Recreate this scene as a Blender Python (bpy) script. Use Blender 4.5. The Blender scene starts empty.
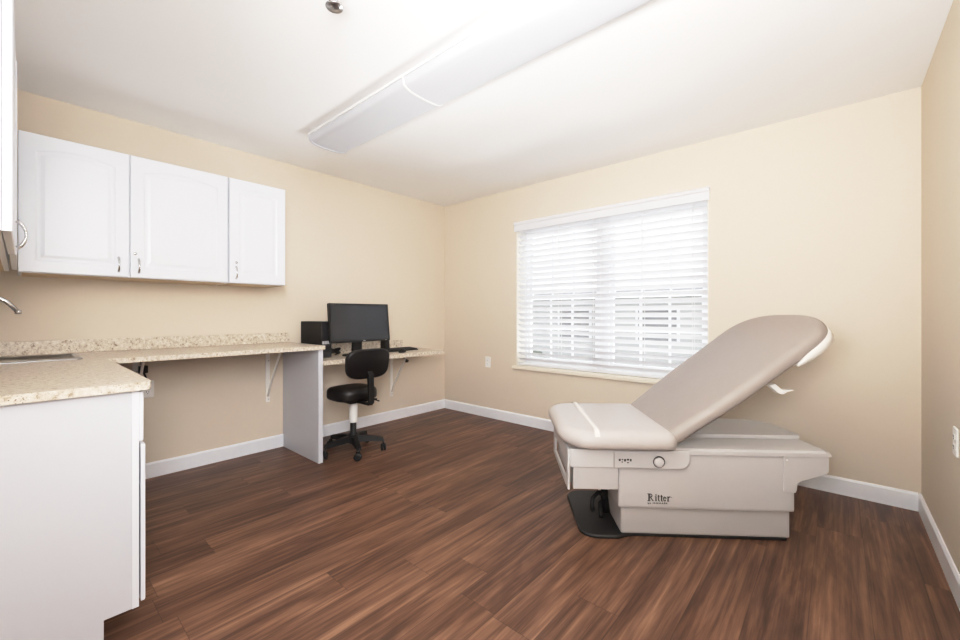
import bpy, bmesh, math, random
from math import sin, cos, pi, radians, sqrt
from mathutils import Vector, Matrix
random.seed(4)
scene = bpy.context.scene
COL = scene.collection
H, W, YF = 2.44, 3.944, -3.752        # ceiling height, room width, front wall

# ------------------------------------------------------------------ materials
def newmat(name):
    m = bpy.data.materials.new(name); m.use_nodes = True
    nt = m.node_tree; nt.nodes.clear()
    out = nt.nodes.new('ShaderNodeOutputMaterial')
    b = nt.nodes.new('ShaderNodeBsdfPrincipled')
    nt.links.new(b.outputs[0], out.inputs[0])
    return m, nt, b, out
def srgb(r, g, b):
    f = lambda c: (c/255/12.92) if c/255 <= .04045 else ((c/255+.055)/1.055)**2.4
    return (f(r), f(g), f(b), 1)
def mat(name, rgb, rough=.5, metal=0, noise=.03, nscale=30, bump=0, bscale=200, spec=.5, coat=0):
    m, nt, b, out = newmat(name)
    c = srgb(*rgb)
    tc = nt.nodes.new('ShaderNodeTexCoord')
    n = nt.nodes.new('ShaderNodeTexNoise'); n.inputs['Scale'].default_value = nscale; n.inputs['Detail'].default_value = 3
    nt.links.new(tc.outputs['Object'], n.inputs['Vector'])
    r = nt.nodes.new('ShaderNodeMix'); r.data_type = 'RGBA'
    r.inputs[6].default_value = tuple(x*(1-noise) for x in c[:3])+(1,)
    r.inputs[7].default_value = tuple(min(1, x*(1+noise)) for x in c[:3])+(1,)
    nt.links.new(n.outputs['Fac'], r.inputs[0]); nt.links.new(r.outputs[2], b.inputs['Base Color'])
    b.inputs['Roughness'].default_value = rough; b.inputs['Metallic'].default_value = metal
    b.inputs['Specular IOR Level'].default_value = spec
    b.inputs['Coat Weight'].default_value = coat
    if bump:
        n2 = nt.nodes.new('ShaderNodeTexNoise'); n2.inputs['Scale'].default_value = bscale
        nt.links.new(tc.outputs['Object'], n2.inputs['Vector'])
        bp = nt.nodes.new('ShaderNodeBump'); bp.inputs['Strength'].default_value = bump; bp.inputs['Distance'].default_value = .002
        nt.links.new(n2.outputs['Fac'], bp.inputs['Height']); nt.links.new(bp.outputs[0], b.inputs['Normal'])
    return m

def wood_floor():
    m, nt, b, out = newmat('vinyl_plank')
    N, L = nt.nodes, nt.links
    tc = N.new('ShaderNodeTexCoord'); sp = N.new('ShaderNodeSeparateXYZ'); L.new(tc.outputs['Object'], sp.inputs[0])
    def M(op, a, c=None):
        n = N.new('ShaderNodeMath'); n.operation = op
        for i, v in enumerate((a, c)):
            if v is None: continue
            if isinstance(v, (int, float)): n.inputs[i].default_value = v
            else: L.new(v, n.inputs[i])
        return n.outputs[0]
    pw, pl_ = .178, 1.22
    u = M('DIVIDE', M('ADD', sp.outputs[0], .06), pw); row = M('FLOOR', u)
    off = M('FRACT', M('MULTIPLY', M('SINE', M('MULTIPLY', row, 12.9898)), 437.58))
    v = M('ADD', M('DIVIDE', sp.outputs[1], pl_), M('MULTIPLY', off, 1)); colm = M('FLOOR', v)
    cmb = N.new('ShaderNodeCombineXYZ'); L.new(row, cmb.inputs[0]); L.new(colm, cmb.inputs[1])
    wn = N.new('ShaderNodeTexWhiteNoise'); wn.noise_dimensions = '2D'; L.new(cmb.outputs[0], wn.inputs['Vector'])
    # grain
    def grain(sx, sy, det, dist, seed):
        c = N.new('ShaderNodeCombineXYZ')
        L.new(M('MULTIPLY', sp.outputs[0], sx), c.inputs[0]); L.new(M('MULTIPLY', sp.outputs[1], sy), c.inputs[1])
        L.new(M('MULTIPLY', wn.outputs['Value'], seed), c.inputs[2])
        n = N.new('ShaderNodeTexNoise'); n.inputs['Scale'].default_value = 1; n.inputs['Detail'].default_value = det
        n.inputs['Roughness'].default_value = .62; n.inputs['Distortion'].default_value = dist
        L.new(c.outputs[0], n.inputs['Vector']); return n.outputs['Fac']
    g1 = grain(16, 1.1, 6, 1.0, 40.); g2 = grain(75, 1.8, 5, .4, 17.); g3 = grain(6, .6, 3, .6, 90.)
    # cathedral figure: bands of distorted rings running along the plank
    wob = grain(3.2, .55, 4, .8, 55.)
    ring = M('ADD', M('MULTIPLY', M('SINE', M('ADD', M('MULTIPLY', wob, 34.), M('MULTIPLY', sp.outputs[0], 55.))), .5), .5)
    blotch = grain(2.6, 1.7, 3, .3, 71.)
    mix = M('ADD', M('ADD', M('MULTIPLY', g1, .40), M('MULTIPLY', g2, .34)), M('ADD', M('MULTIPLY', g3, .16), M('MULTIPLY', wn.outputs['Value'], .05)))
    mix = M('ADD', mix, M('ADD', M('MULTIPLY', ring, .045), M('MULTIPLY', blotch, .09)))
    mix = M('SUBTRACT', mix, .014)
    cr = N.new('ShaderNodeValToRGB'); L.new(mix, cr.inputs[0])
    e = cr.color_ramp; e.elements[0].position = .36; e.elements[0].color = srgb(48, 33, 26)
    e.elements[1].position = .72; e.elements[1].color = srgb(166, 130, 105)
    for p_, c_ in ((.45, srgb(77, 53, 42)), (.52, srgb(99, 70, 55)), (.60, srgb(125, 92, 73))):
        k = e.elements.new(p_); k.color = c_
    # seams
    fu = M('FRACT', u); fv = M('FRACT', v)
    su = M('LESS_THAN', M('MINIMUM', fu, M('SUBTRACT', 1, fu)), .010)
    sv = M('LESS_THAN', M('MINIMUM', fv, M('SUBTRACT', 1, fv)), .0013)
    seam = M('MAXIMUM', su, sv)
    mx = N.new('ShaderNodeMix'); mx.data_type = 'RGBA'; L.new(M('MULTIPLY', seam, .40), mx.inputs[0]); L.new(cr.outputs[0], mx.inputs[6])
    mx.inputs[7].default_value = srgb(38, 23, 17); L.new(mx.outputs[2], b.inputs['Base Color'])
    L.new(M('ADD', M('MULTIPLY', g2, .18), .34), b.inputs['Roughness'])
    b.inputs['Specular IOR Level'].default_value = .35
    bp = N.new('ShaderNodeBump'); bp.inputs['Strength'].default_value = .25; bp.inputs['Distance'].default_value = .001
    L.new(M('SUBTRACT', g2, seam), bp.inputs['Height']); L.new(bp.outputs[0], b.inputs['Normal'])
    return m

def granite():
    m, nt, b, out = newmat('speckled_laminate')
    N, L = nt.nodes, nt.links
    tc = N.new('ShaderNodeTexCoord')
    def noise(s, d, r=.6):
        n = N.new('ShaderNodeTexNoise'); n.inputs['Scale'].default_value = s; n.inputs['Detail'].default_value = d; n.inputs['Roughness'].default_value = r
        L.new(tc.outputs['Object'], n.inputs['Vector']); return n.outputs['Fac']
    cr = N.new('ShaderNodeValToRGB'); L.new(noise(55, 8, .72), cr.inputs[0]); e = cr.color_ramp
    e.elements[0].position = .33; e.elements[0].color = srgb(126, 110, 94)
    e.elements[1].position = .66; e.elements[1].color = srgb(236, 229, 218)
    for p_, c_ in ((.41, srgb(182, 167, 148)), (.47, srgb(208, 196, 180)), (.58, srgb(222, 212, 198))):
        k = e.elements.new(p_); k.color = c_
    v = N.new('ShaderNodeTexVoronoi'); v.inputs['Scale'].default_value = 130; L.new(tc.outputs['Object'], v.inputs['Vector'])
    sp = N.new('ShaderNodeValToRGB'); L.new(v.outputs['Distance'], sp.inputs[0])
    sp.color_ramp.elements[0].position = .16; sp.color_ramp.elements[0].color = (1, 1, 1, 1)
    sp.color_ramp.elements[1].position = .30; sp.color_ramp.elements[1].color = (0, 0, 0, 1)
    cl = N.new('ShaderNodeValToRGB'); L.new(noise(14, 4), cl.inputs[0])
    cl.color_ramp.elements[0].position = .47; cl.color_ramp.elements[1].position = .60
    mu = N.new('ShaderNodeMath'); mu.operation = 'MULTIPLY'; L.new(sp.outputs[0], mu.inputs[0]); L.new(cl.outputs[0], mu.inputs[1])
    mx = N.new('ShaderNodeMix'); mx.data_type = 'RGBA'; L.new(mu.outputs[0], mx.inputs[0]); L.new(cr.outputs[0], mx.inputs[6])
    mx.inputs[7].default_value = srgb(84, 70, 60); L.new(mx.outputs[2], b.inputs['Base Color'])
    b.inputs['Roughness'].default_value = .28
    return m

def glass_mat():
    m, nt, b, out = newmat('window_glass'); N, L = nt.nodes, nt.links
    t = N.new('ShaderNodeBsdfTransparent'); t.inputs[0].default_value = (.97, .98, .98, 1)
    g = N.new('ShaderNodeBsdfGlossy'); g.inputs['Roughness'].default_value = .02
    fr = N.new('ShaderNodeFresnel'); fr.inputs[0].default_value = 1.45
    ms = N.new('ShaderNodeMixShader'); L.new(fr.outputs[0], ms.inputs[0]); L.new(t.outputs[0], ms.inputs[1]); L.new(g.outputs[0], ms.inputs[2])
    L.new(ms.outputs[0], out.inputs[0]); return m
def slat_mat():
    m, nt, b, out = newmat('white_faux_wood'); N, L = nt.nodes, nt.links
    b.inputs['Base Color'].default_value = srgb(248, 248, 250); b.inputs['Roughness'].default_value = .45
    t = N.new('ShaderNodeBsdfTranslucent'); t.inputs[0].default_value = (.95, .95, .97, 1)
    ms = N.new('ShaderNodeMixShader'); ms.inputs[0].default_value = .2
    L.new(b.outputs[0], ms.inputs[1]); L.new(t.outputs[0], ms.inputs[2]); L.new(ms.outputs[0], out.inputs[0]); return m

M = dict(
    wall=mat('wall_paint', (223, 211, 195), .7, noise=.015, bump=.08, bscale=350, spec=.25),
    ceil=mat('ceiling_paint', (250, 249, 248), .8, noise=.01, spec=.2),
    trim=mat('white_trim', (244, 247, 253), .35),
    floor=wood_floor(), granite=granite(), glass=glass_mat(), slat=slat_mat(),
    cab=mat('white_thermofoil', (235, 238, 245), .32, noise=.01),
    melam=mat('white_melamine', (207, 209, 216), .45, noise=.01),
    dark=mat('dark_gap', (30, 27, 25), .7), wood=mat('pale_chipboard', (200, 178, 150), .6, noise=.1, nscale=80),
    chrome=mat('chrome', (205, 205, 207), .14, 1), steel=mat('brushed_steel', (186, 186, 188), .3, 1),
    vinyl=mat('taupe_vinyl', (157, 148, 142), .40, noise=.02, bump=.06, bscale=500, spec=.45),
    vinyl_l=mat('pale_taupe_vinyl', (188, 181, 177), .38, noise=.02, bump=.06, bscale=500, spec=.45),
    tbl=mat('warm_grey_plastic', (207, 205, 205), .42, noise=.01), tbl2=mat('pale_grey_plastic', (199, 197, 197), .42, noise=.01),
    ivory=mat('ivory_plastic', (238, 233, 226), .4), white=mat('white_plastic', (246, 245, 242), .35),
    strap=mat('clear_strap', (232, 224, 214), .25, noise=.01),
    black=mat('black_plastic', (14, 13, 14), .55), blackv=mat('black_vinyl', (14, 12, 14), .36, noise=.05, bump=.1, bscale=400),
    rubber=mat('black_rubber', (30, 29, 30), .5), grille=mat('dark_grey_plastic', (47, 45, 48), .45),
    screen=mat('screen_glass', (44, 46, 50), .22, noise=.0, spec=.6), badge=mat('silver_sticker', (188, 188, 192), .35),
    ink=mat('charcoal_ink', (52, 49, 48), .5), groove=mat('seam_shadow', (140, 132, 125), .6),
    lens=mat('white_acrylic', (207, 208, 213), .9, noise=.005, spec=.0), brack=mat('white_enamel', (240, 237, 232), .35),
    plate=mat('outlet_white', (244, 242, 238), .4), cord=mat('black_cord', (28, 26, 27), .5),
    sill=mat('painted_sill', (238, 228, 212), .45), dry=mat('window_return_paint', (240, 234, 222), .6),
    grass=mat('pale_lawn', (180, 182, 176), .9, noise=.12, nscale=6), siding=mat('pale_siding', (182, 181, 181), .8, noise=.03),
    roofm=mat('grey_shingle', (140, 138, 140), .9, noise=.1), hedge=mat('grey_hedge', (96, 100, 92), .9, noise=.3, nscale=9),
)

# ------------------------------------------------------------------ mesh helpers
def bm_box(bm, x0, x1, y0, y1, z0, z1, bev=0, seg=2, mi=0):
    vs = [bm.verts.new(p) for p in ((x0,y0,z0),(x1,y0,z0),(x1,y1,z0),(x0,y1,z0),(x0,y0,z1),(x1,y0,z1),(x1,y1,z1),(x0,y1,z1))]
    fs = [bm.faces.new([vs[i] for i in q]) for q in ((0,3,2,1),(4,5,6,7),(0,1,5,4),(1,2,6,5),(2,3,7,6),(3,0,4,7))]
    for f in fs: f.material_index = mi
    if bev:
        es = list({e for f in fs for e in f.edges})
        bmesh.ops.bevel(bm, geom=es, offset=bev, segments=seg, profile=.6, affect='EDGES')
    return bm
def box(*a, **k): return bm_box(bmesh.new(), *a, **k)
def bm_prism(bm, pts, axis, a, b, bev=0, seg=2):
    """extrude 2D polygon pts along axis ('x','y','z') from a to b; pts order: x->(y,z) y->(x,z) z->(x,y)"""
    def P(p, t):
        return {'x': (t, p[0], p[1]), 'y': (p[0], t, p[1]), 'z': (p[0], p[1], t)}[axis]
    A = [bm.verts.new(P(p, a)) for p in pts]; B = [bm.verts.new(P(p, b)) for p in pts]
    n = len(pts); fs = [bm.faces.new(A), bm.faces.new(B[::-1])]
    for i in range(n): fs.append(bm.faces.new((A[i], B[i], B[(i+1) % n], A[(i+1) % n])))
    bmesh.ops.recalc_face_normals(bm, faces=fs)
    if bev:
        es = list({e for f in fs[:2] for e in f.edges})
        bmesh.ops.bevel(bm, geom=es, offset=bev, segments=seg, profile=.6, affect='EDGES')
    return bm
def prism(*a, **k): return bm_prism(bmesh.new(), *a, **k)
def bm_tube(bm, pts, r, n=10, cap=True):
    pts = [Vector(p) for p in pts]; rs = r if isinstance(r, (list, tuple)) else [r]*len(pts)
    rings = []; ref = None
    for i, p in enumerate(pts):
        d = (pts[min(i+1, len(pts)-1)]-pts[max(i-1, 0)]).normalized()
        if ref is None: ref = Vector((0, 0, 1)) if abs(d.z) < .9 else Vector((1, 0, 0))
        s = d.cross(ref).normalized(); ref = s.cross(d).normalized()
        rings.append([bm.verts.new(p+(s*cos(2*pi*k/n)+ref*sin(2*pi*k/n))*rs[i]) for k in range(n)])
    for a, b in zip(rings, rings[1:]):
        for k in range(n):
            f = bm.faces.new((a[k], a[(k+1) % n], b[(k+1) % n], b[k])); f.smooth = True
    if cap: bm.faces.new(rings[0][::-1]); bm.faces.new(rings[-1])
    return bm
def tube(*a, **k): return bm_tube(bmesh.new(), *a, **k)
def bm_lathe(bm, prof, n=24, c=(0, 0, 0), axis='z'):
    def P(r, h, t):
        a, b = r*cos(t), r*sin(t)
        v = {'z': (a, b, h), 'x': (h, a, b), 'y': (a, h, b)}[axis]
        return (v[0]+c[0], v[1]+c[1], v[2]+c[2])
    rings = [[bm.verts.new(P(max(r, 1e-4), h, 2*pi*k/n)) for k in range(n)] for r, h in prof]
    for a, b in zip(rings, rings[1:]):
        for k in range(n):
            f = bm.faces.new((a[k], a[(k+1) % n], b[(k+1) % n], b[k])); f.smooth = True
    bm.faces.new(rings[0][::-1]); bm.faces.new(rings[-1])
    return bm
def lathe(*a, **k): return bm_lathe(bmesh.new(), *a, **k)
def loops(bm, rings, smooth=True):
    V = [[bm.verts.new(p) for p in r] for r in rings]; n = len(V[0])
    for a, b in zip(V, V[1:]):
        for k in range(n):
            f = bm.faces.new((a[k], a[(k+1) % n], b[(k+1) % n], b[k])); f.smooth = smooth
    f = bm.faces.new(V[0][::-1]); f.smooth = smooth
    f = bm.faces.new(V[-1]); f.smooth = smooth
    return bm
def inset2(pts, d):
    """inset closed CCW 2D polygon by d"""
    n = len(pts); out = []
    for i in range(n):
        p0, p1, p2 = Vector(pts[i-1]), Vector(pts[i]), Vector(pts[(i+1) % n])
        a = (p1-p0).normalized(); b = (p2-p1).normalized()
        nn = Vector((-a.y-b.y, a.x+b.x)); l = nn.length
        nn = nn/l if l > 1e-6 else Vector((-a.y, a.x))
        k = max(.5, nn.dot(Vector((-a.y, a.x))))
        q = p1+nn*(d/k); out.append((q.x, q.y))
    return out
def rrect(x0, x1, y0, y1, rad, n=6):
    """CCW rounded rect; rad = one or 4 radii (x0y0, x1y0, x1y1, x0y1)"""
    r = rad if isinstance(rad, (list, tuple)) else [rad]*4; out = []
    for (cx, cy, a0, q) in ((x0+r[0], y0+r[0], pi, r[0]), (x1-r[1], y0+r[1], 1.5*pi, r[1]), (x1-r[2], y1-r[2], 0, r[2]), (x0+r[3], y1-r[3], .5*pi, r[3])):
        for k in range(n+1):
            t = a0+.5*pi*k/n; out.append((cx+q*cos(t), cy+q*sin(t)))
    return out
def cushion(outline, th, er, crown=.012, place=None, er_b=None):
    """soft pad: outline at local z 0 (bottom) .. th (top), edge radius er"""
    place = place or (lambda p, z: (p[0], p[1], z)); er_b = er_b or er*.6
    R = []
    for k in range(5):
        t = pi/2*k/4; R.append((inset2(outline, er_b*(1-sin(t))+1e-4), er_b*(1-cos(t))))
    for k in range(7):
        t = pi/2*k/6; R.append((inset2(outline, er*(1-cos(t))+1e-4), th-crown-er+er*sin(t)))
    cx = sum(p[0] for p in outline)/len(outline); cy = sum(p[1] for p in outline)/len(outline)
    base = R[-1][0]; zt = th-crown
    for s in (.97, .9, .75, .5, .2):
        R.append(([(cx+(p[0]-cx)*s, cy+(p[1]-cy)*s) for p in base], zt+crown*(1-s**3)))
    return loops(bmesh.new(), [[place(p, z) for p in r] for r, z in R])

def obj(name, bm, m, parent=None, smooth=None, xf=None):
    bmesh.ops.remove_doubles(bm, verts=bm.verts, dist=1e-6)
    bmesh.ops.recalc_face_normals(bm, faces=bm.faces)
    if xf: bmesh.ops.transform(bm, matrix=xf, verts=bm.verts)
    me = bpy.data.meshes.new(name); bm.to_mesh(me); bm.free()
    for mm in (m if isinstance(m, (list, tuple)) else [m]): me.materials.append(mm)
    o = bpy.data.objects.new(name, me); COL.objects.link(o)
    if parent: o.parent = parent
    return o
def tag(o, label, cat, group=None):
    o['label'] = label; o['category'] = cat
    if group: o['group'] = group
    return o
def thing(name, label, cat, loc=(0, 0, 0), rotz=0, group=None):
    o = bpy.data.objects.new(name, None); COL.objects.link(o); o.empty_display_size = .05
    o.location = loc; o.rotation_euler = (0, 0, rotz); return tag(o, label, cat, group)
def struct(name, bm, m):
    o = obj(name, bm, m); o['kind'] = 'structure'; return o
def dup(root, loc, rotz=0, label=None):
    r = root.copy(); COL.objects.link(r); r.location = loc; r.rotation_euler = (0, 0, rotz)
    if label: r['label'] = label
    for ch in list(root.children):
        c = ch.copy(); COL.objects.link(c); c.parent = r
        for g in list(ch.children):
            d = g.copy(); COL.objects.link(d); d.parent = c
    return r

# ------------------------------------------------------------------ room shell
T = .12; TB = .23
struct('floor', box(-T, W+T, YF-T, TB, -.06, 0), M['floor'])
struct('ceiling', box(-T, W+T, YF-T, TB, H, H+.06), M['ceil'])
struct('wall_left', box(-T, 0, YF-T, T+.05, 0, H), M['wall'])
struct('wall_right', box(W, W+T, YF-T, T+.05, 0, H), M['wall'])
struct('wall_front', box(0, W, YF-T, YF, 0, H), M['wall'])
WX0, WX1, WZ0, WZ1 = 1.075, 2.855, .602, 2.075        # window opening
bw = bmesh.new()
bm_box(bw, 0, WX0, 0, TB, 0, H); bm_box(bw, WX1, W, 0, TB, 0, H)
bm_box(bw, WX0, WX1, 0, TB, 0, WZ0); bm_box(bw, WX0, WX1, 0, TB, WZ1, H)
struct('wall_back', bw, M['wall'])
def bb(pts_axis, a, b, sgn, at):
    h, t = .105, .013
    prof = [(0, 0), (t*sgn, 0), (t*sgn, h-.012), (t*.45*sgn, h), (0, h)]
    return [(at+p, z) for p, z in prof]
struct('baseboard_left', prism(bb(0, 0, 0, 1, 0), 'y', -3.13, 0), M['trim'])
struct('baseboard_back', prism(bb(0, 0, 0, -1, 0), 'x', .013, W-.013), M['trim'])
struct('baseboard_right', prism(bb(0, 0, 0, -1, W), 'y', YF, 0), M['trim'])

# window: two double-hung units side by side, recessed
win = bpy.data.objects.new('window_1', None); COL.objects.link(win); win['kind'] = 'structure'
win.location = (0, 0, 0)
xm = (WX0+WX1)/2
fr = bmesh.new(); fy0, fy1 = .140, .220
for x0, x1 in ((WX0, WX0+.04), (WX1-.04, WX1), (xm-.05, xm+.05)): bm_box(fr, x0, x1, fy0, fy1, WZ0, WZ1, .003)
for z0, z1 in ((WZ0, WZ0+.04), (WZ1-.04, WZ1)):
    bm_box(fr, WX0+.04, xm-.05, fy0, fy1, z0, z1, .003); bm_box(fr, xm+.05, WX1-.04, fy0, fy1, z0, z1, .003)
obj('window_frame', fr, M['trim'], win)
zm = WZ0+.04+(WZ1-WZ0-.08)*.5-.03
for x0, x1 in ((WX0+.04, xm-.05), (xm+.05, WX1-.04)):
    for z0, z1, yy in ((WZ0+.04, zm+.022, .148), (zm-.022, WZ1-.04, .183)):
        s = bmesh.new(); b_ = .038; d = .030
        bm_box(s, x0, x0+b_, yy, yy+d, z0, z1, .003); bm_box(s, x1-b_, x1, yy, yy+d, z0, z1, .003)
        bm_box(s, x0+b_, x1-b_, yy, yy+d, z0, z0+.044, .003); bm_box(s, x0+b_, x1-b_, yy, yy+d, z1-.044, z1, .003)
        so = obj('sash', s, M['trim'], win)
        g = box(x0+b_, x1-b_, yy+.017, yy+.021, z0+.044, z1-.044)
        obj('pane', g, M['glass'], so)
        mu = bmesh.new()
        for k in (1, 2):
            xx = x0+b_+(x1-x0-2*b_)*k/3; bm_box(mu, xx-.009, xx+.009, yy+.006, yy+.016, z0+.044, z1-.044)
        zz = (z0+z1)/2; bm_box(mu, x0+b_, x1-b_, yy+.0065, yy+.0155, zz-.009, zz+.009)
        obj('muntin', mu, M['trim'], so)
struct('trim_1', box(WX0-.035, WX1+.035, -.035, .0, WZ0-.034, WZ0-.004, .006), M['sill'])
rt = bmesh.new()   # painted returns of the recess
bm_box(rt, WX0, WX0+.006, .001, .139, WZ0, WZ1); bm_box(rt, WX1-.006, WX1, .001, .139, WZ0, WZ1); bm_box(rt, WX0+.006, WX1-.006, -.001, .139, WZ0-.004, WZ0+.003)
struct('trim_2', rt, M['dry'])

# blind
bl = thing('window_blind', 'white wide-slat window blind with valance, lowered and open', 'blind', (xm, 0, WZ0+.004))
bl_x0, bl_x1 = WX0+.014-xm, WX1-.012-xm
zt = WZ1-WZ0
vb = prism([(-.030, zt-.092), (-.021, zt-.092), (-.021, zt-.024), (-.012, zt-.014), (.030, zt-.014), (.030, zt+.005), (-.030, zt+.005), (-.041, zt-.006), (-.041, zt-.022), (-.030, zt-.032)], 'x', WX0-xm-.006, WX1-xm+.012)
obj('valance', vb, M['slat'], bl)
sl = bmesh.new(); pitch = .0575; ang = radians(33); wS = .0625; z0 = .062; nS = 24
for i in range(nS):
    z = z0+pitch*i
    pr = []
    for k in range(5):
        t = (k/4-.5)*wS; cr_ = .003*(1-(2*k/4-1)**2)
        pr.append((t*cos(ang)-cr_*-sin(ang)*0, -t*sin(ang)+cr_))
    top = [(p[0]+.034, p[1]+z+.0012) for p in pr]; bot = [(p[0]+.034, p[1]+z-.0012) for p in pr]
    bm_prism(sl, bot+top[::-1], 'x', bl_x0, bl_x1)
obj('slats', sl, M['slat'], bl)
obj('bottom_rail', box(bl_x0, bl_x1, .010, .060, .006, .024, .004), M['slat'], bl)
for xx in (bl_x0+.10, bl_x0+.48, -.035, .035, bl_x1-.48, bl_x1-.10):
    lc = bmesh.new()
    for yy in (.005, .064): bm_tube(lc, [(xx, yy, .02), (xx, yy, zt-.05)], .0016, 5)
    obj('ladder_cord', lc, M['white'], bl)
obj('tilt_wand', tube([(bl_x0+.05, -.012, zt-.09), (bl_x0+.052, -.013, .55)], .004, 8), M['white'], bl)

# ------------------------------------------------------------------ cabinet fronts
def panel_door(w, h, th=.019, frame=.062, arch=True):
    """thermofoil door in local x (0..w), z (0..h), front at y=0 facing -y, body to y=+th; recessed arched panel"""
    bm = bmesh.new()
    def rect(ins, y, a):
        x0, x1, z0, z1 = ins, w-ins, ins, h-ins; P = [(x0, y, z0), (x1, y, z0), (x1, y, z1)]
        n = 14
        for k in range(1, n):
            t = k/n; x = x1+(x0-x1)*t; P.append((x, y, z1+a*(sin(pi*t)**2-0)))
        P.append((x0, y, z1)); return P
    rings = [rect(0, th, 0), rect(0, .003, 0), rect(.003, 0, 0), rect(frame, 0, -.0), rect(frame+.008, .0034, -.0), rect(frame+.020, .0034, 0), rect(frame+.036, .0006, 0)]
    if arch:
        rings[3:] = [[(x, y, z - (.030*(1-sin(pi*min(max((x-frame)/(w-2*frame), 0), 1))**1.0) if z > h/2 else 0)) for x, y, z in r] for r in rings[3:]]
    return loops(bm, rings, smooth=False)
def handle_bm(c, axis='z', n=(0, -1, 0), L=.085):
    """bow pull centred at c, standing off along n"""
    c = Vector(c); n = Vector(n); a = Vector((0, 0, 1)); pts = []; rs = []
    for k in range(13):
        t = k/12; pts.append(c+a*(t-.5)*L+n*(.003+.024*sin(pi*t)**.6)); rs.append(.0042+.0025*abs(cos(pi*t))**2)
    bm = tube(pts, rs, 8)
    return bm

# upper cabinets on the left wall: local x runs along -Y -> use transform so that door front faces +X
def left_xf(y0, z0, x=.325):            # local x -> +Y, local -y -> +X, local z up
    return Matrix(((0, -1, 0, x), (1, 0, 0, y0), (0, 0, 1, z0), (0, 0, 0, 1)))
ZB, ZT = 1.357, 2.113
def left_cabinet(y0, y1, label, doors):
    t = thing('wall_cabinet', label, 'cabinet', (0, 0, 0), 0, 'white upper wall cabinets')
    obj('carcass', box(.003, .302, y0+.001, y1-.001, ZB, ZT, .001), M['cab'], t)
    obj('under_panel', box(.02, .29, y0+.015, y1-.015, ZB-.004, ZB), M['wood'], t)
    for d0, d1, hy, lock in doors:
        d = obj('door', panel_door(d1-d0, ZT-ZB-.006), M['cab'], t, xf=left_xf(d0, ZB+.003))
        if hy: obj('handle', handle_bm((.327, hy, ZB+.075), n=(1, 0, 0)), M['chrome'], d)
        if lock: obj('lock', lathe([(.0085, 0), (.0085, .006), (.006, .008), (.002, .0085)], 14, (.325, lock, ZB+.150), 'x'), M['chrome'], d)
    return t
left_cabinet(-3.4245, -2.433, 'white double-door wall cabinet above the counter, in the corner by the sink', [(-3.4235, -2.973, -3.022, None), (-2.967, -2.437, -2.928, -2.945)])
left_cabinet(-2.430, -2.033, 'narrow white single-door wall cabinet, end of the row nearest the computer', [(-2.427, -2.036, -2.385, -2.383)])
# cabinet on the front wall, seen edge-on
fc = thing('wall_cabinet', 'white wall cabinet seen edge-on at far left, with its door ajar', 'cabinet', (0, 0, 0), 0, 'white upper wall cabinets')
obj('carcass', box(.33, 1.90, YF+.003, -3.453, ZB, ZT, .001), M['cab'], fc)
obj('under_panel', box(.36, 1.88, YF+.02, -3.47, ZB-.004, ZB), M['wood'], fc)
def front_xf(x1, y, z0, a=0):           # local x -> -X, front faces +Y ; hinge at local x=w end
    return Matrix.Translation((x1, y, z0)) @ Matrix.Rotation(a, 4, 'Z') @ Matrix(((-1, 0, 0, 0), (0, -1, 0, 0), (0, 0, 1, 0), (0, 0, 0, 1)))
dB = obj('door', panel_door(.80, ZT-ZB-.006), [M['cab']], fc, xf=front_xf(1.205, -3.425, ZB+.003))
wA = .66
dA = obj('door', panel_door(wA, ZT-ZB-.006), [M['cab']], fc, xf=front_xf(1.215+wA, -3.433, ZB+.003, radians(-.4)))
obj('handle', handle_bm((1.29, -3.429, ZB+.072), n=(0, 1, 0), L=.10), M['chrome'], dA)

# ------------------------------------------------------------------ counters
CZ = .893; CT = .028
ct = thing('countertop', 'L-shaped speckled beige laminate countertop with low backsplash', 'countertop', (.65, -3.1, CZ))
inv = Matrix.Translation((-.65, 3.1, -CZ))
sx0, sx1, sy0, sy1 = .17, .56, -3.62, -3.205       # sink cut-out
cb = bmesh.new()
poly_out = [(.004, YF+.004), (1.745, YF+.004), (1.745, -3.128), (1.742, -3.116), (1.734, -3.108), (1.722, -3.105), (.65, -3.105), (.65, -1.868), (.004, -1.868)]
# built of slabs around the sink hole, all one mesh
def slab(pts): bm_prism(cb, pts, 'z', CZ-CT, CZ)
slab([(.004, -3.105), (.65, -3.105), (.65, -1.885), (.645, -1.873), (.633, -1.868), (.004, -1.868)])
slab([(.004, sy1), (sx0, sy1), (sx0, -3.105), (.004, -3.105)]); slab([(sx0, sy1), (sx1, sy1), (sx1, -3.105), (sx0, -3.105)])
slab([(.004, YF+.004), (sx0, YF+.004), (sx0, sy1), (.004, sy1)]); slab([(sx0, YF+.004), (sx1, YF+.004), (sx1, sy0), (sx0, sy0)])
slab([(sx1, YF+.004), (1.745, YF+.004), (1.745, -3.135), (1.742, -3.122), (1.732, -3.110), (1.718, -3.105), (sx1, -3.105)])
obj('worktop', cb, M['granite'], ct, xf=inv)
bs = bmesh.new(); bm_box(bs, .004, .024, YF+.004, -1.868, CZ, CZ+.082, .004); bm_box(bs, .024, 1.745, YF+.004, YF+.024, CZ, CZ+.082, .004)
obj('backsplash', bs, M['granite'], ct, xf=inv)
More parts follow.
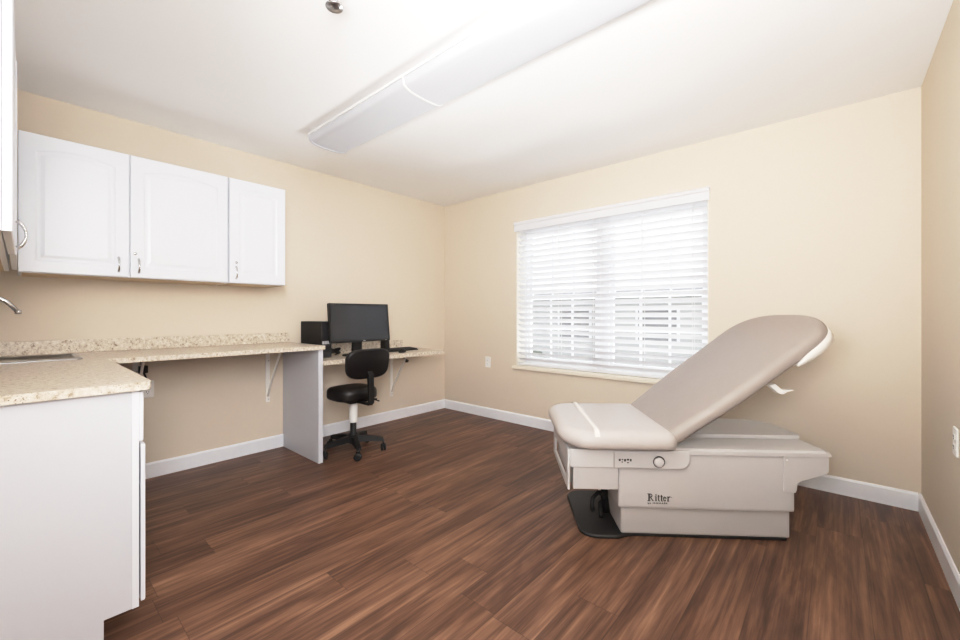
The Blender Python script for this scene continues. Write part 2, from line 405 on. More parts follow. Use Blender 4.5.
# sink
sk = thing('sink', 'stainless steel sink set into the corner of the countertop', 'sink', ((sx0+sx1)/2, (sy0+sy1)/2, CZ))
o1 = rrect(-.207, .207, -.22, .22, .03); o2 = inset2(o1, .02)
sb = bmesh.new()
loops(sb, [[(p[0], p[1], z) for p in q] for q, z in ((o1, .0005), (o1, .004), (inset2(o1, .004), .006), (o2, .005), (inset2(o2, .004), -.006), (inset2(o2, .02), -.15), (inset2(o2, .05), -.165))])
obj('basin', sb, M['steel'], sk)
obj('drain', lathe([(.035, -.1655), (.035, -.162), (.02, -.1615), (.005, -.163)], 18), M['chrome'], sk)
# faucet
fa = thing('faucet', 'chrome gooseneck faucet behind the sink', 'faucet', (.36, -3.665, CZ))
pts = [(0, 0, .02), (0, 0, .20)]
for k in range(1, 11):
    t = pi*k/10*.72; pts.append((0, .125*(1-cos(t)), .20+.135*sin(t)))
pts.append((0, pts[-1][1]+.038, pts[-1][2]-.052))
obj('spout', tube(pts, .011, 12), M['chrome'], fa)
obj('base', lathe([(.03, 0), (.03, .008), (.02, .02), (.016, .05), (.013, .055)], 18), M['chrome'], fa)
obj('aerator', lathe([(.0125, -.010), (.0135, 0), (.0125, .008)], 14, pts[-1]), M['chrome'], fa)
obj('lever', tube([(.016, 0, .035), (.05, 0, .05), (.085, 0, .075)], [.008, .006, .007], 8), M['chrome'], fa)

# base cabinet
bc = thing('base_cabinet', 'white base cabinet under the sink counter, plain end panel toward the room', 'cabinet', (.9, -3.45, 0))
iv = Matrix.Translation((-.9, 3.45, 0))
BX = 1.724
obj('end_panel', prism([(YF+.004, 0), (-3.232, 0), (-3.232, .1), (-3.141, .1), (-3.141, CZ-CT), (YF+.004, CZ-CT)], 'x', BX-.018, BX), M['melam'], bc, xf=iv)
cc = bmesh.new(); bm_box(cc, .66, .678, YF+.004, -3.15, .1, CZ-CT); bm_box(cc, .678, BX-.018, YF+.004, -3.15, .1, .118); bm_box(cc, .678, BX-.018, YF+.004, YF+.01, .118, CZ-CT)
obj('carcass', cc, M['melam'], bc, xf=iv)
ff = bmesh.new()
for x0, x1 in ((.66, .70), (1.17, 1.21), (BX-.05, BX+.0035)): bm_box(ff, x0, x1, -3.160, -3.1405, .1, CZ-CT, .001)
for z0, z1 in ((.1, .135), (CZ-CT-.03, CZ-CT), (.66, .70)):
    bm_box(ff, .70, 1.17, -3.158, -3.1405, z0, z1); bm_box(ff, 1.21, BX-.05, -3.158, -3.1405, z0, z1)
obj('face_frame', ff, M['cab'], bc, xf=iv)
obj('toe_kick', box(.66, BX-.02, -3.25, -3.234, 0, .1), M['melam'], bc, xf=iv)
for x0, x1 in ((.672, 1.186), (1.194, BX-.006)):
    d = obj('door', panel_door(x1-x0, .558, .013), M['cab'], bc, xf=iv @ front_xf(x1, -3.121 if x1 > 1.5 else -3.123, .112, radians(-.15)))
    obj('drawer_front', box(x0, x1, -3.1395, -3.1265, .682, CZ-CT-.006, .003), M['cab'], bc, xf=iv)

# support panel under the counter's end
sp_ = prism([(.015, 0), (.63, 0), (.63, CZ-CT), (.004, CZ-CT), (.004, .107), (.015, .107)], 'y', -1.920, -1.884, .0015)
tag(obj('support_panel', sp_, M['melam'], xf=Matrix.Translation((0, 0, 0))), 'upright white panel holding up the end of the counter beside the desk', 'panel')

# desk
DZ, DT = .760, .037
dk = thing('wall_desk', 'low wall-mounted desk with a speckled laminate top', 'desk', (.25, -1.2, DZ))
iv = Matrix.Translation((-.25, 1.2, -DZ))
obj('desktop', prism([(.004, -1.882), (.50, -1.882), (.50, -.482), (.495, -.472), (.485, -.467), (.004, -.467)], 'z', DZ-DT, DZ), M['granite'], dk, xf=iv)
obj('backsplash', box(.004, .022, -1.882, -.65, DZ, DZ+.095, .003), M['granite'], dk, xf=iv)

# brackets
def bracket(loc, top, d, first, label):
    t = thing('shelf_bracket', label, 'bracket', loc, 0, 'white shelf brackets'); h = .465
    obj('upright', prism([(.0, -h), (.010, -h), (.010, -.004), (.0, -.004)], 'y', -.017, .017, .002), M['brack'], t)
    obj('arm', prism([(.010, -.014), (d, -.014), (d, -.004), (.010, -.004)], 'y', -.017, .017, .002), M['brack'], t)
    obj('brace', tube([(.012, 0, -h+.05), (.05, 0, -h+.14), (d-.12, 0, -.05), (d-.09, 0, -.016)], .008, 8), M['brack'], t)
    for z in (-h+.025, -.12): obj('screw', lathe([(.005, 0), (.005, .002), (.002, .003)], 10, (.010, .006, z), 'x'), M['steel'], t)
    return t
b1 = bracket((.001, -2.045, CZ-CT), 0, .36, True, 'white steel bracket under the counter, left of the upright panel')
dup(b1, (.001, -2.895, CZ-CT), 0, 'white steel bracket above the plugged-in outlet, behind the sink counter corner')
dup(b1, (.001, -.79, DZ-DT), 0, 'white steel bracket under the low desk, right of the chair')

# ------------------------------------------------------------------ outlets
def outlet(name, label, M4):
    t = thing(name, label, 'outlet'); t.matrix_world = M4; t['group'] = 'wall outlets'
    o1 = rrect(-.036, .036, -.058, .058, .006, 3)
    obj('cover_plate', loops(bmesh.new(), [[(p[0], z, p[1]) for p in q] for q, z in ((o1, 0), (o1, -.003), (inset2(o1, .003), -.006))], False), M['plate'], t)
    for zz in (-.02, .02):
        r_ = rrect(-.017, .017, zz-.0145, zz+.0145, .008, 4)
        s = obj('socket', loops(bmesh.new(), [[(p[0], z, p[1]) for p in q] for q, z in ((r_, -.0055), (inset2(r_, .001), -.008))], False), M['white'], t)
        sb_ = bmesh.new()
        for xx in (-.0065, .0065): bm_box(sb_, xx-.0012, xx+.0012, -.0088, -.0079, zz-.002, zz+.007)
        bm_lathe(sb_, [(.0025, -.0088), (.0025, -.0079)], 8, (0, 0, zz-.008), 'y')
        obj('slots', sb_, M['ink'], s)
    return t
R = Matrix.Rotation
outlet('wall_outlet', 'white outlet on the back wall, left of the window', Matrix.Translation((.689, -.0005, .607)))
outlet('wall_outlet', 'white outlet on the right wall, at the right picture edge', Matrix.Translation((W-.0005, -.915, .615)) @ R(-pi/2, 4, 'Z'))
outlet('wall_outlet', 'outlet under the counter with a black plug in it', Matrix.Translation((.0005, -2.832, .615)) @ R(pi/2, 4, 'Z'))
pc_ = thing('extension_cord', 'black plug and cord hanging from the counter to the outlet below', 'cord', (.02, -2.832, .633))
obj('plug', box(-.012, .022, -.014, .014, -.012, .022, .005), M['cord'], pc_)
obj('wire', tube([(.015, 0, .01), (.045, -.004, .0), (.05, -.012, .05), (.035, -.03, .11), (.025, -.038, .16), (.03, -.04, .218)], .006, 8), M['cord'], pc_)
obj('adapter', box(.0, .04, -.055, -.005, .10, .15, .006), M['cord'], pc_)

# ------------------------------------------------------------------ computer things
mo = thing('monitor', 'black widescreen computer monitor, switched off, on the low desk', 'monitor', (.335, -1.382, DZ), 0)
# local: x depth (+x = screen side), y width
mz0, mz1 = .123, .467; yw = .303
tilt = Matrix.Translation((0, 0, .29)) @ Matrix.Rotation(radians(-6), 4, 'Y') @ Matrix.Translation((0, 0, -.29))
mb = bmesh.new()
fr_o = rrect(-yw, yw, mz0, mz1, .006, 3)
fr_i = rrect(-yw+.017, yw-.017, mz0+.020, mz1-.017, .002, 3)
def YZ(q, x): return [(x, p[0], p[1]) for p in q]
loops(mb, [YZ(inset2(fr_o, .05), -.022), YZ(inset2(fr_o, .02), -.018), YZ(fr_o, 0), YZ(fr_o, .024), YZ(inset2(fr_o, .002), .027), YZ(fr_i, .027), YZ(fr_i, .0235)], False)
obj('housing', mb, M['black'], mo, xf=tilt)
obj('screen', box(.0232, .0245, -yw+.0165, yw-.0165, mz0+.0195, mz1-.0165), M['screen'], mo, xf=tilt)
obj('badge', box(.027, .0285, .01, .034, mz0+.006, mz0+.014), M['badge'], mo, xf=tilt)
obj('power_light', box(.027, .0285, .25, .262, mz0+.007, mz0+.011), M['badge'], mo, xf=tilt)
sn = bmesh.new(); bm_prism(sn, [(-.065, 0.012), (-.03, .012), (-.026, .24), (-.06, .24)], 'y', -.045, .045, .006)
obj('stand_neck', sn, M['black'], mo)
st = rrect(-.11, .11, -.13, .13, .05)
obj('stand_base', loops(bmesh.new(), [[(p[0], p[1], z) for p in q] for q, z in ((st, .0005), (st, .010), (inset2(st, .008), .015))]), M['black'], mo)

pcx = thing('computer_tower', 'small black computer tower standing on the desk, left of the monitor', 'computer', (.172, -1.708, DZ), radians(12))
obj('case', box(-.135, .125, -.052, .052, .004, .312, .004), M['black'], pcx)
obj('front_bezel', box(.125, .135, -.051, .051, .005, .311, .003), M['grille'], pcx)
bd = bmesh.new()
for k in range(3): bm_box(bd, .135, .1365, -.046+k*.026, -.046+k*.026+.022, .118, .145)
obj('stickers', bd, M['badge'], pcx)
pp = bmesh.new(); bm_box(pp, .135, .137, -.04, .04, .05, .10, .001); obj('port_panel', pp, M['black'], pcx)
for sx in (-.11, .10):
    for sy in (-.038, .038): obj('foot', box(sx-.012, sx+.012, sy-.01, sy+.01, .0003, .004), M['rubber'], pcx)

uc = thing('hanging_cable', 'thin black cable looping below the low desk beside its bracket', 'cable', (.03, -.655, DZ-DT))
obj('wire', tube([(0, -.05, -.002), (.02, -.02, -.05), (.03, .03, -.085), (.02, .06, -.10), (-.005, .065, -.105)], .006, 7), M['cord'], uc)
obj('clip', box(-.0285, -.004, .052, .078, -.12, -.092, .004), M['cord'], uc)
kb = thing('keyboard', 'flat black keyboard lying on the desk, right of the monitor', 'keyboard', (.20, -.84, DZ+.001), radians(1))
obj('keyboard_body', prism([(-.075, 0), (.075, 0), (.075, .010), (-.075, .022)], 'y', -.195, .195, .003), M['black'], kb)
kk = bmesh.new()
for r_ in range(5):
    for c_ in range(20):
        x_ = .055-r_*.026; z_ = .0105+(.075-x_)*.08
        bm_box(kk, x_-.010, x_+.010, -.186+c_*.0187, -.186+c_*.0187+.016, z_, z_+.006)
obj('keys', kk, M['rubber'], kb)
ms_ = cushion([(.03*cos(2*pi*k/24), .052*sin(2*pi*k/24)) for k in range(24)], .038, .018, .008)
ms = thing('computer_mouse', 'black mouse resting between the monitor and the keyboard', 'mouse', (.39, -.945, DZ+.0005), radians(20))
obj('shell', ms_, M['black'], ms)
obj('scroll_wheel', lathe([(.006, -.003), (.007, 0), (.006, .003)], 12, (0, .032, .034), 'x'), M['grille'], ms)
spk = thing('speaker', 'small slim black speaker beside the monitor\'s right edge', 'speaker', (.25, -1.045, DZ))
obj('cabinet', prism([(-.04, .012), (.045, .012), (.03, .135), (-.04, .135)], 'y', -.028, .028, .006), M['black'], spk)
obj('foot', lathe([(.036, .0005), (.036, .008), (.02, .013)], 18, (0, 0, 0)), M['black'], spk)
hs = thing('cable_coil', 'tangle of black cables on the desk below the monitor', 'cable', (.12, -1.535, DZ))
cb_ = []
for k in range(60):
    t = k/59*2*pi*3.2; cb_.append((.055*cos(t)+.012*sin(t*2.3), .075*sin(t), .010+.045*k/59+.012*sin(t*1.7)**2))
obj('cable', tube(cb_, .006, 7), M['cord'], hs)

# ------------------------------------------------------------------ office chair
ch = thing('office_chair', 'armless black task chair on casters, facing the desk', 'chair', (.582, -1.596, 0), pi)
# local +x = front
sq = []
for k in range(40):
    t = 2*pi*k/40; c, s = cos(t), sin(t); e = 2/3.0
    sq.append((.178*math.copysign(abs(c)**e, c)+.02, .180*math.copysign(abs(s)**e, s)))
obj('seat', cushion(sq, .105, .034, .012, lambda p, z: (p[0], p[1], z+.440-.6*max(0, p[0]-.12)**2)), M['blackv'], ch)
obj('seat_plate', box(-.10, .10, -.09, .09, .418, .446, .006), M['black'], ch)
# back pad: outline in (y, z), thickness along x, gently curved
bo = []
for k in range(40):
    t = 2*pi*k/40; c, s = cos(t), sin(t); e = 2/3.6
    yy = .192*math.copysign(abs(c)**e, c); zz = .118*math.copysign(abs(s)**e, s); bo.append((yy*(1+.10*zz/.118*-1*-.4), zz))
def backplace(p, z): return (-.235+z-.02+.55*p[0]**2-.12*p[1], p[0], .745+p[1])
obj('backrest', cushion(bo, .062, .026, .006, backplace), M['blackv'], ch)
obj('back_bar', prism([(-.06, .432), (-.05, .418), (-.245, .418), (-.268, .44), (-.262, .66), (-.230, .69), (-.246, .445), (-.235, .436)], 'y', -.023, .023, .004), M['black'], ch)
obj('column', lathe([(.027, .25), (.027, .42)], 20), M['white'], ch)
obj('column_cover', lathe([(.033, .245), (.034, .25), (.034, .405), (.031, .41)], 20), M['white'], ch)
obj('gas_lift', lathe([(.034, .08), (.034, .150), (.026, .165), (.024, .25)], 20), M['black'], ch)
obj('height_lever', tube([(.02, -.08, .425), (.0, -.17, .412), (-.02, -.215, .402)], [.005, .005, .008], 8), M['black'], ch)
obj('tilt_lever', tube([(-.06, -.08, .43), (-.06, -.18, .405), (-.07, -.205, .395)], [.004, .004, .006], 8), M['black'], ch)
hb = lathe([(.045, .078), (.052, .088), (.052, .136), (.04, .145)], 20); obj('base_hub', hb, M['black'], ch)
a0 = radians(-138.7+ -60+ -180)  # first arm toward the camera side, in local angle
camR = math.atan2(sin(0.72077), cos(0.72077))
for k in range(5):
    wa = radians(-62+72*k)+camR      # world angle
    la = wa-pi
    c, s = cos(la), sin(la); rr = .240
    arm = bmesh.new(); n = 6; rings = []
    for i in range(n):
        r_ = .04+(rr-.04)*i/(n-1); w_ = .027-.009*i/(n-1); zt_ = .138-.030*(i/(n-1))**1.5; zb_ = .090-.010*(i/(n-1))
        rings.append([(r_*c+s*w_, r_*s-c*w_, zb_), (r_*c-s*w_, r_*s+c*w_, zb_), (r_*c-s*w_*.7, r_*s+c*w_*.7, zt_), (r_*c+s*w_*.7, r_*s-c*w_*.7, zt_)])
    a_ = obj('base_arm', loops(arm, rings, False), M['black'], ch)
    cs = bmesh.new()
    t1 = la+1.1+k*.7
    for sd in (-1, 1):
        bm_lathe(cs, [(.014, -.008), (.028, -.007), (.030, 0), (.028, .007), (.014, .008)], 16, (0, sd*.013, .0305), 'y')
    bm_tube(cs, [(-.0, -.02, .0305), (0, .02, .0305)], .006, 8)
    bm_box(cs, -.012, .016, -.006, .006, .03, .07); bm_tube(cs, [(.012, 0, .05), (.012, 0, .095)], .006, 8)
    obj('caster', cs, M['rubber'], a_, xf=Matrix.Translation((rr*c, rr*s, 0)) @ R(t1, 4, 'Z') @ Matrix.Translation((-.012, 0, 0)))

# ------------------------------------------------------------------ ceiling things
cl = thing('ceiling_light', 'long white wraparound fluorescent ceiling light, switched off', 'light', (1.80, -1.885, H))
LH, LW = .075, .150
def lensprof(w, h, n=10):
    P = [(-w, -.012)]
    for k in range(n+1):
        t = pi*k/n; c_ = -cos(t); P.append((w*math.copysign(abs(c_)**.75, c_)*.985, -.02-(h-.02)*sin(t)**.55))
    P.append((w, -.012)); return P
hp = [(-LW-.006, -.0005), (LW+.006, -.0005), (LW+.006, -.013), (-LW-.006, -.013)]
obj('housing', prism(hp, 'x', -1.085, 1.285), M['white'], cl)
for x0, x1 in ((-1.075, -.006), (.006, 1.275)):
    lb = loops(bmesh.new(), [[(xx, p[0], p[1]) for p in lensprof(LW, LH)] for xx in (x0, x0+.001, x0+.003, (x0+x1)/2, x1-.003, x1-.001, x1)])
    for f in lb.faces:
        if len(f.verts) > 4: f.smooth = False
    obj('lens', lb, M['lens'], cl)
for xx in (0, -1.078, 1.278):
    obj('end_cap' if xx else 'joiner_band', prism(lensprof(LW+.004, LH+.004), 'x', xx-(.007 if xx else .005), xx+(.007 if xx else .005)), M['lens' if xx else 'white'], cl)
tag_s = thing('fire_sprinkler', 'small chrome fire sprinkler head hanging from the ceiling', 'sprinkler', (2.10, -2.605, H))
tag_s.scale = (1.75, 1.75, 1.4)
obj('escutcheon', lathe([(.036, -.0005), (.036, -.004), (.02, -.010), (.014, -.012)], 20), M['chrome'], tag_s)
obj('body', lathe([(.013, -.01), (.013, -.03), (.010, -.034)], 12), M['steel'], tag_s)
fm = bmesh.new()
for s in (-1, 1): bm_tube(fm, [(s*.011, 0, -.028), (s*.017, 0, -.045), (s*.012, 0, -.062), (0, 0, -.070)], .0035, 6)
obj('frame_arms', fm, M['steel'], tag_s)
obj('bulb', tube([(0, 0, -.034), (0, 0, -.066)], .0035, 8), M['ink'], tag_s)
df = lathe([(.004, -.068), (.006, -.072), (.019, -.073), (.019, -.076), (.003, -.077)], 16); obj('deflector', df, M['steel'], tag_s)

# ------------------------------------------------------------------ exam table
TA = radians(38.0)
ex = thing('exam_table', 'taupe medical exam table with raised backrest on a pale grey pedestal', 'exam table', (2.75, -1.39, 0), TA)
# local: x = toward the head (s), y = away from camera (d), z up ; centre line d = .25
DC = .25
fp = rrect(-.205, .815, -.032, .50, [.085, .01, .01, .085], 6)
fp = [(p[0], p[1] if p[0] < .3 else max(p[1], .002)) for p in fp]
fp = fp[:7]+[(-.02, -.032), (.02, -.012), (.06, .002)]+fp[7:]
obj('floor_plate', loops(bmesh.new(), [[(p[0], p[1], z) for p in q] for q, z in ((fp, .001), (fp, .010), (inset2(fp, .006), .016))], False), M['rubber'], ex)
obj('base_skirt', box(0, .83, 0, .50, .014, .150, .010), M['tbl2'], ex)
obj('base_body', box(-.016, .843, -.016, .516, .150, .432, .012), M['tbl'], ex)
rc = prism([(.786, .256), (.800, .250), (.843, .250), (.848, .262), (.852, .296), (.870, .307), (.985, .342), (1.0, .358), (1.0, .430), (.786, .430)], 'y', -.022, .522, .004)
obj('rear_cover', rc, M['tbl'], ex)
obj('rear_screw', lathe([(.004, -.0245), (.004, -.0215), (.002, -.0205)][::-1], 10, (.800, 0, .412), 'y'), M['white'], ex)
# moulded top cover with rolled front lip
tp = prism([(-.027, .430), (-.027, .448), (-.018, .458), (.02, .461), (.16, .461), (.17, .463), (.33, .463), (.34, .461), (.48, .461), (.518, .458), (.527, .448), (.527, .430)], 'x', .02, .985)
obj('top_cover', tp, M['tbl'], ex)
te = prism([(.985, .430), (1.012, .430), (1.012, .438), (1.0, .452), (.985, .460)], 'y', -.024, .524, .004)
obj('top_lip', te, M['tbl'], ex)
rp = prism([(.22, .16), (.985, .16), (1.00, .18), (1.00, .42), (.90, .51), (.22, .51)], 'z', .461, .482, .006)
obj('raised_deck', rp, M['tbl'], ex)
# foot-end beam with the control strip
bmx = [(-.262, .362), (-.262, .452), (.328, .452), (.328, .405)]
for k in range(1, 8):
    t = pi/2*k/8; bmx.append((.280+.048*cos(t), .405-.045*sin(t)))
bmx += [(.28, .360), (-.255, .360)]
obj('side_beam', prism(bmx, 'y', -.040, .540, .005), M['tbl'], ex)
obj('drawer', box(-.246, -.020, -.030, .530, .247, .358, .004), M['tbl2'], ex)
epn = bmesh.new()
for s_ in ((-.034, .03), (.47, .534)): bm_prism(epn, [(s_[0], .245), (s_[1], .245), (s_[1], .45), (s_[0], .45)], 'x', -.274, -.262, .003)
bm_prism(epn, [(.03, .245), (.47, .245), (.47, .275), (.03, .275)], 'x', -.274, -.262); bm_prism(epn, [(.03, .37), (.47, .37), (.47, .45), (.03, .45)], 'x', -.274, -.262)
obj('end_panel', epn, M['tbl'], ex)
# control strip: thin plate with raised outline + marks + round dial
obj('control_plate', box(-.043, .165, -.0425, -.039, .366, .440, .0015), M['tbl2'], ex)
gm = bmesh.new(); bm_box(gm, -.046, -.0435, -.0415, -.039, .364, .442); obj('plate_seam', gm, M['groove'], ex)
mk = bmesh.new()
for i, (dx, dz, wd, hh) in enumerate(((0, 0, .010, .010), (.014, .004, .008, .006), (.026, -.002, .010, .012), (.040, .003, .011, .008), (.055, -.001, .008, .012), (.014, -.008, .006, .006), (.041, -.010, .009, .005))):
    bm_box(mk, -.022+dx, -.022+dx+wd, -.0432, -.042, .398+dz, .398+dz+hh)
obj('control_marks', mk, M['ink'], ex)
kn = bmesh.new(); bm_lathe(kn, [(.029, -.0400), (.029, -.0435), (.026, -.0440), (.025, -.0425)], 28, (.175, 0, .397), 'y')
obj('dial_shadow_ring', kn, M['ink'], ex)  # dark ring paints the shadow around the dial cap
obj('dial', lathe([(.0235, -.040), (.0235, -.048), (.020, -.050), (.003, -.0505)], 28, (.175, 0, .395), 'y'), M['tbl'], ex)

# seat pad
so_ = rrect(-.318, .256, -.105, .605, [.165, .055, .055, .165], 8)
# densify straight runs so the crown stays smooth
def dens(P, m=.06):
    out = []
    for i, p in enumerate(P):
        q = P[(i+1) % len(P)]; L_ = math.hypot(q[0]-p[0], q[1]-p[1]); n = max(1, int(L_/m))
        for k in range(n): out.append((p[0]+(q[0]-p[0])*k/n, p[1]+(q[1]-p[1])*k/n))
    return out
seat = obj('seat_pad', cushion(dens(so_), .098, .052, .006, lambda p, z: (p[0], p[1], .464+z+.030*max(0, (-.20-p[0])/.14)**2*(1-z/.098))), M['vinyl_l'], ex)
seat['label'] = 'flat taupe padded seat section'
stp = []
for k in range(41):
    d = -.100+.702*k/40
    stp.append(d)
stb = bmesh.new(); prev = None
def seat_top(d):
    e = min(d+.105, .605-d); 
    return .464+.093-.052*(1-sqrt(max(0, 1-(1-min(max(e, 0), .052)/.052)**2)))+.004
for d in stp:
    z = seat_top(d)+.0015
    s_off = -.150
    cur = [stb.verts.new((s_off, d, z)), stb.verts.new((s_off+.024, d, z))]
    if prev: f = stb.faces.new((prev[0], prev[1], cur[1], cur[0])); f.smooth = True
    prev = cur
obj('paper_strap', stb, M['strap'], ex)

# back pad, plane tilted; u along, w across (centre DC)
TH = radians(37.5); HS, HZ = .226, .472
def bplace(p, z):
    u, w = p[0], p[1]
    return (HS+u*cos(TH)-z*sin(TH)+.0, DC+w, HZ+u*sin(TH)+z*cos(TH))
LB = 1.015
def halfw(u):
    if u < .45: k = u/.45; k = k*k*(3-2*k); return .334+.043*k
    return .377
side = []
nu = 20
for i in range(nu+1):
    u = .055+(LB-.25-.055)*i/nu; side.append((u, -halfw(u)))
head = []
for k in range(1, 24):
    t = -pi/2+pi*k/24; c, s = cos(t), sin(t); e = 2/2.7
    head.append((LB-.25+.25*abs(c)**e, .377*math.copysign(abs(s)**e, s)))
tail = [(.055-.05*sin(pi/2*k/6), .334-.05+.05*cos(pi/2*k/6)) for k in range(1, 7)]
bout = side+head+[(u, -w) for u, w in side[::-1]]+tail+[(u, -w) for u, w in tail[::-1]]
bout = dens(bout, .08)
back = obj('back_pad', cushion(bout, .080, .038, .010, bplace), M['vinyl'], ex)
back['label'] = 'raised taupe backrest pad'
# backing board + head-end paper holder band
obj('back_board', loops(bmesh.new(), [[bplace(p, z) for p in q] for q, z in ((inset2(bout, .05), -.016), (inset2(bout, .03), -.002))], False), M['tbl2'], ex)
hband = [p for p in dens([(LB-.32, -.377)]+[(LB-.25, -.377)]+head+[(LB-.25, .377), (LB-.32, .377)], .03)]
hband = [p for p in hband if p[0] >= LB-.321]
hb_ = bmesh.new(); rr_ = []
def outn(P, d):
    out = []
    for i, p in enumerate(P):
        a = Vector(P[max(i-1, 0)]); b = Vector(P[min(i+1, len(P)-1)]); t = (b-a).normalized(); out.append((p[0]+t.y*d, p[1]-t.x*d))
    return out
# keep only the run without the closing duplicate
hb_out, hb_in = outn(hband, .002), outn(hband, -.014)
n_ = len(hband)
for i in range(n_):
    e_ = min(i, n_-1-i); k = min(1, (e_+.6)/3.)
    zc, hh = -.006, .024*k
    rr_.append([hb_.verts.new(bplace(q, z)) for q, z in ((hb_in[i], zc-hh), (hb_out[i], zc-hh*.8), (hb_out[i], zc+hh*.8), (hb_in[i], zc+hh))])
for a, b in zip(rr_, rr_[1:]):
    for k in range(4):
        f = hb_.faces.new((a[k], a[(k+1) % 4], b[(k+1) % 4], b[k])); f.smooth = True
hb_.faces.new(rr_[0][::-1]); hb_.faces.new(rr_[-1])
hbo = obj('head_band', hb_, M['ivory'], ex); hbo['label'] = 'ivory rim around the head end of the backrest'
obj('hinge_block', box(.215, .300, .06, .44, .455, .512, .006), M['tbl2'], ex)
# release lever under the near side of the backrest
lv = bmesh.new()
lp = [(.700, .792), (.725, .772), (.752, .748), (.775, .742), (.800, .756), (.842, .768), (.800, .770), (.778, .766), (.762, .778), (.735, .802)]
bm_prism(lv, [(.73+(a-.74)*.85, .765+(b-.77)*.85) for a, b in lp], 'y', -.055, -.020, .004)
obj('release_lever', lv, M['white'], ex)
# foot pedal between base and plate
fpd = bmesh.new()
bm_tube(fpd, [(-.03, .20, .245), (-.035, .20, .12), (-.03, .20, .03)], [.016, .02, .026], 10)
bm_tube(fpd, [(-.035, .20, .13), (-.075, .19, .135), (-.105, .17, .115), (-.112, .16, .075), (-.105, .15, .05)], [.014, .013, .012, .012, .013], 10)
bm_tube(fpd, [(-.035, .20, .10), (-.065, .17, .085), (-.07, .14, .05), (-.07, .12, .035)], [.014, .013, .012, .012], 10)
obj('foot_pedal', fpd, M['rubber'], ex)
# lettering: serif word in dark ink on the body side
lt = bmesh.new(); ly0, ly1 = -.0180, -.0155
def rect(x0, x1, z0, z1): bm_box(lt, x0, x1, ly0, ly1, z0, z1)
def poly(P): bm_prism(lt, P, 'y', ly0, ly1)
def arc(cx, cz, ro, ri, a0, a1, sx=1, n=10):
    A = [(cx+ro*sx*cos(a0+(a1-a0)*k/n), cz+ro*sin(a0+(a1-a0)*k/n)) for k in range(n+1)]
    B = [(cx+ri*sx*cos(a0+(a1-a0)*k/n), cz+ri*.86*sin(a0+(a1-a0)*k/n)) for k in range(n+1)]
    for k in range(n): poly([A[k], A[k+1], B[k+1], B[k]])
x = .128; z = .190; hC = .037; hx = .024
# R
rect(x, x+.014, z, z+.0025); rect(x+.004, x+.011, z+.0025, z+hC-.0025); rect(x, x+.014, z+hC-.0025, z+hC)
arc(x+.013, z+hC-.0095, .0095, .0065, -pi/2, pi/2, 1.15); rect(x+.011, x+.014, z+hC-.019, z+hC-.016)
poly([(x+.013, z+.018), (x+.018, z+.018), (x+.029, z+.002), (x+.032, z+.002), (x+.032, z), (x+.024, z)])
# i
x = .164; rect(x, x+.011, z, z+.002); rect(x+.003, x+.008, z+.002, z+hx); rect(x, x+.003, z+hx-.002, z+hx); arc(x+.0055, z+hx+.007, .0032, .0001, 0, 2*pi)
for x in (.177, .191):   # t t
    rect(x+.003, x+.008, z+.004, z+hx+.007); rect(x, x+.012, z+hx-.002, z+hx); arc(x+.009, z+.005, .006, .002, pi, 1.75*pi)
# e
x = .2045; arc(x+.0085, z+.0118, .0118, .0085, .05, 1.78*pi, .72, 16); rect(x+.002, x+.0155, z+.0115, z+.0135)
# r
x = .2235; rect(x, x+.011, z, z+.002); rect(x+.003, x+.008, z+.002, z+hx); rect(x, x+.003, z+hx-.002, z+hx); arc(x+.014, z+hx-.006, .007, .004, .35*pi, pi, .9)
poly([(x+.013, z+hx), (x+.026, z+hx-.003), (x+.026, z+hx-.004), (x+.013, z+hx-.002)])
# small line of capitals below
xs = .130
def seg(P0, P1, w=.0014):
    a = Vector(P0); b = Vector(P1); t = (b-a).normalized(); q = Vector((-t.y, t.x))*w/2
    poly([tuple(a-q), tuple(b-q), tuple(b+q), tuple(a+q)])
GL = {'b': [((0,0),(0,1)),((0,0),(.6,0)),((0,.5),(.6,.5)),((.6,0),(.6,.5))], 'y': [((0,.7),(.35,.2)),((.7,.7),(.2,-.3))],
      'M': [((0,0),(0,1)),((0,1),(.5,.3)),((.5,.3),(1,1)),((1,1),(1,0))], 'I': [((.1,0),(.1,1))], 'D': [((0,0),(0,1)),((0,1),(.6,.8)),((.6,.8),(.6,.2)),((.6,.2),(0,0))],
      'A': [((0,0),(.4,1)),((.4,1),(.8,0)),((.15,.35),(.65,.35))], 'R': [((0,0),(0,1)),((0,1),(.6,1)),((.6,1),(.6,.5)),((.6,.5),(0,.5)),((.3,.5),(.7,0))],
      'K': [((0,0),(0,1)),((.65,1),(0,.45)),((.15,.55),(.7,0))]}
gw = {'b': .8, 'y': .9, 'M': 1.3, 'I': .5, 'D': .95, 'A': 1.05, 'R': .95, 'K': 1}
for chr_ in 'by MIDMARK':
    if chr_ == ' ': xs += .006; continue
    for a, b in GL[chr_]: seg((xs+a[0]*.0085, .176+a[1]*.0075), (xs+b[0]*.0085, .176+b[1]*.0075))
    xs += gw[chr_]*.0108
obj('lettering', lt, M['ink'], ex)

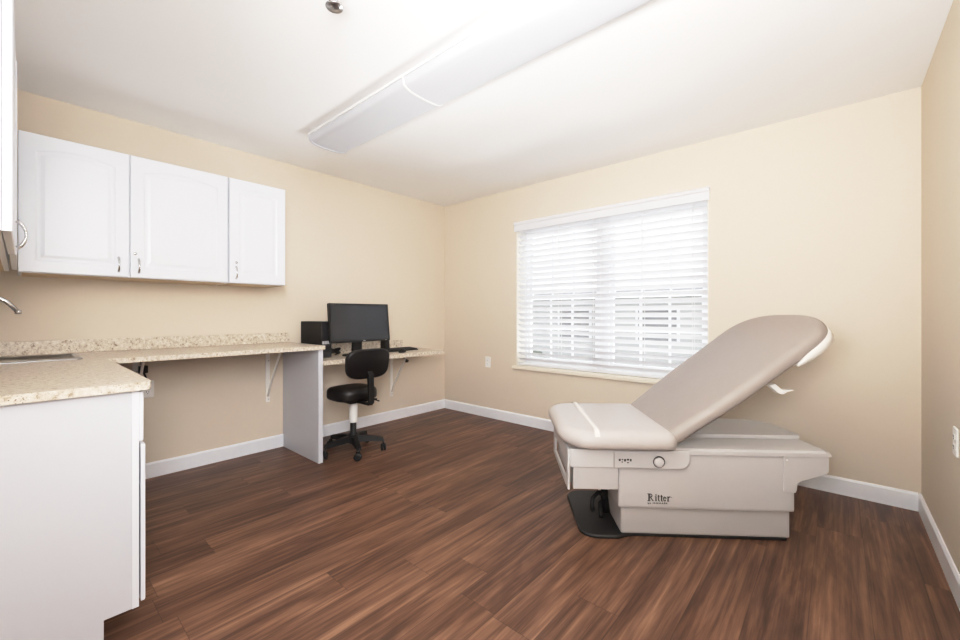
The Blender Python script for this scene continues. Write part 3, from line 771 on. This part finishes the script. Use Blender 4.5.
# ------------------------------------------------------------------ outside
struct('ground', box(-8, 14, TB+.02, 20, -.65, -.55), M['grass'])
nb = thing('neighbor_building', 'pale building seen faintly outside through the blind slats', 'building', (1, 9.5, -.55))
obj('wall', box(-7, 9, 0, 5, 0, 2.3), M['siding'], nb)
obj('roof', prism([(-.5, 2.3), (5.5, 2.3), (2.5, 2.75)], 'x', -7.4, 9.4), M['roofm'], nb)
for x0 in (-5, -2.2, 1.2, 4.4): 
    w_ = obj('window', box(x0, x0+1.3, -.04, 0, .8, 1.95), M['trim'], nb); obj('glazing', box(x0+.08, x0+1.22, -.045, -.038, .88, 1.87), M['roofm'], w_)
def bush(x, y, r, label):
    bm = bmesh.new(); bmesh.ops.create_icosphere(bm, subdivisions=4, radius=r)
    for v in bm.verts:
        k = 1+.10*sin(v.co.x*17/r*.6+x)*sin(v.co.y*13/r*.6)+.08*sin(v.co.z*19/r*.6+y); v.co = v.co*k; v.co.z = v.co.z*.85+r*.8
    for f in bm.faces: f.smooth = True
    tag(obj('bush', bm, M['hedge'], xf=Matrix.Identity(4)), label, 'bush', 'bushes outside').location = (x, y, -.56)
bush(-1.7, 4.2, .55, 'rounded bush outside the left part of the window'); bush(.6, 3.6, .45, 'rounded bush outside the middle of the window'); bush(2.3, 3.4, .40, 'rounded bush outside the right part of the window')

# ------------------------------------------------------------------ camera
cam = bpy.data.cameras.new('camera'); co = bpy.data.objects.new('camera', cam); COL.objects.link(co)
cam.sensor_width = 36; cam.lens = 406.03/960*36; cam.clip_start = .02
co.location = (3.5788, -3.4232, 1.1311); co.rotation_euler = (pi/2, 0, .72077)
cam.shift_y = -(320-314.52)/960
scene.camera = co

# ------------------------------------------------------------------ light
wd = bpy.data.worlds.new('sky'); scene.world = wd; wd.use_nodes = True
bg = wd.node_tree.nodes['Background']; bg.inputs[0].default_value = (.93, .96, 1, 1); bg.inputs[1].default_value = 1.7
def area(name, loc, target, sx, sy, power, color=(1, 1, 1), spread=None):
    l = bpy.data.lights.new(name, 'AREA'); l.shape = 'RECTANGLE'; l.size = sx; l.size_y = sy; l.energy = power; l.color = color
    if spread: l.spread = radians(spread)
    o = bpy.data.objects.new(name, l); COL.objects.link(o); o.location = loc
    o.rotation_euler = (Vector(target)-Vector(loc)).to_track_quat('-Z', 'Y').to_euler(); return o
area('daylight', (xm, 2.4, 3.6), (xm, -.8, .8), 3.0, 2.0, 330, (.97, .985, 1))
area('ground_bounce', (xm, 1.2, .05), (xm, -1.0, 2.3), 2.6, 1.1, 330, (.99, .995, 1))
area('bounce_fill', (3.45, -3.60, 1.35), (2.9, -.9, 2.44), .7, .4, 27, (.98, .99, 1), 105)  # unseen lamp added behind the camera, brightens the ceiling like a bounced flash
area('overhead_fill', (3.30, -3.45, 1.75), (3.30, -3.20, 2.44), .4, .4, 24, (.985, .99, 1), 100)  # added upward lamp, out of view; its ceiling bounce gives soft top light
area('wall_fill', (3.78, -3.66, 1.75), (0, -1.75, 1.25), .8, 1.2, 29, (.985, .985, 1), 95)  # unseen fill lamp added behind the camera to lift the left wall

scene.view_settings.view_transform = 'Standard'; scene.view_settings.look = 'None'
scene.view_settings.exposure = 0.0
scene.view_settings.use_curve_mapping = True
cmx = scene.view_settings.curve_mapping; cmx.extend = 'EXTRAPOLATED'
cv = cmx.curves[3]
for p_ in ((.06, .07), (.25, .325), (.5, .66), (.75, .85)): cv.points.new(*p_)
cv.points[-1].location = (1.0, .95)
cmx.update()
scene.cycles.use_denoising = True
scene.cycles.max_bounces = 10; scene.cycles.diffuse_bounces = 5; scene.cycles.transparent_max_bounces = 12
scene.cycles.sample_clamp_indirect = 6
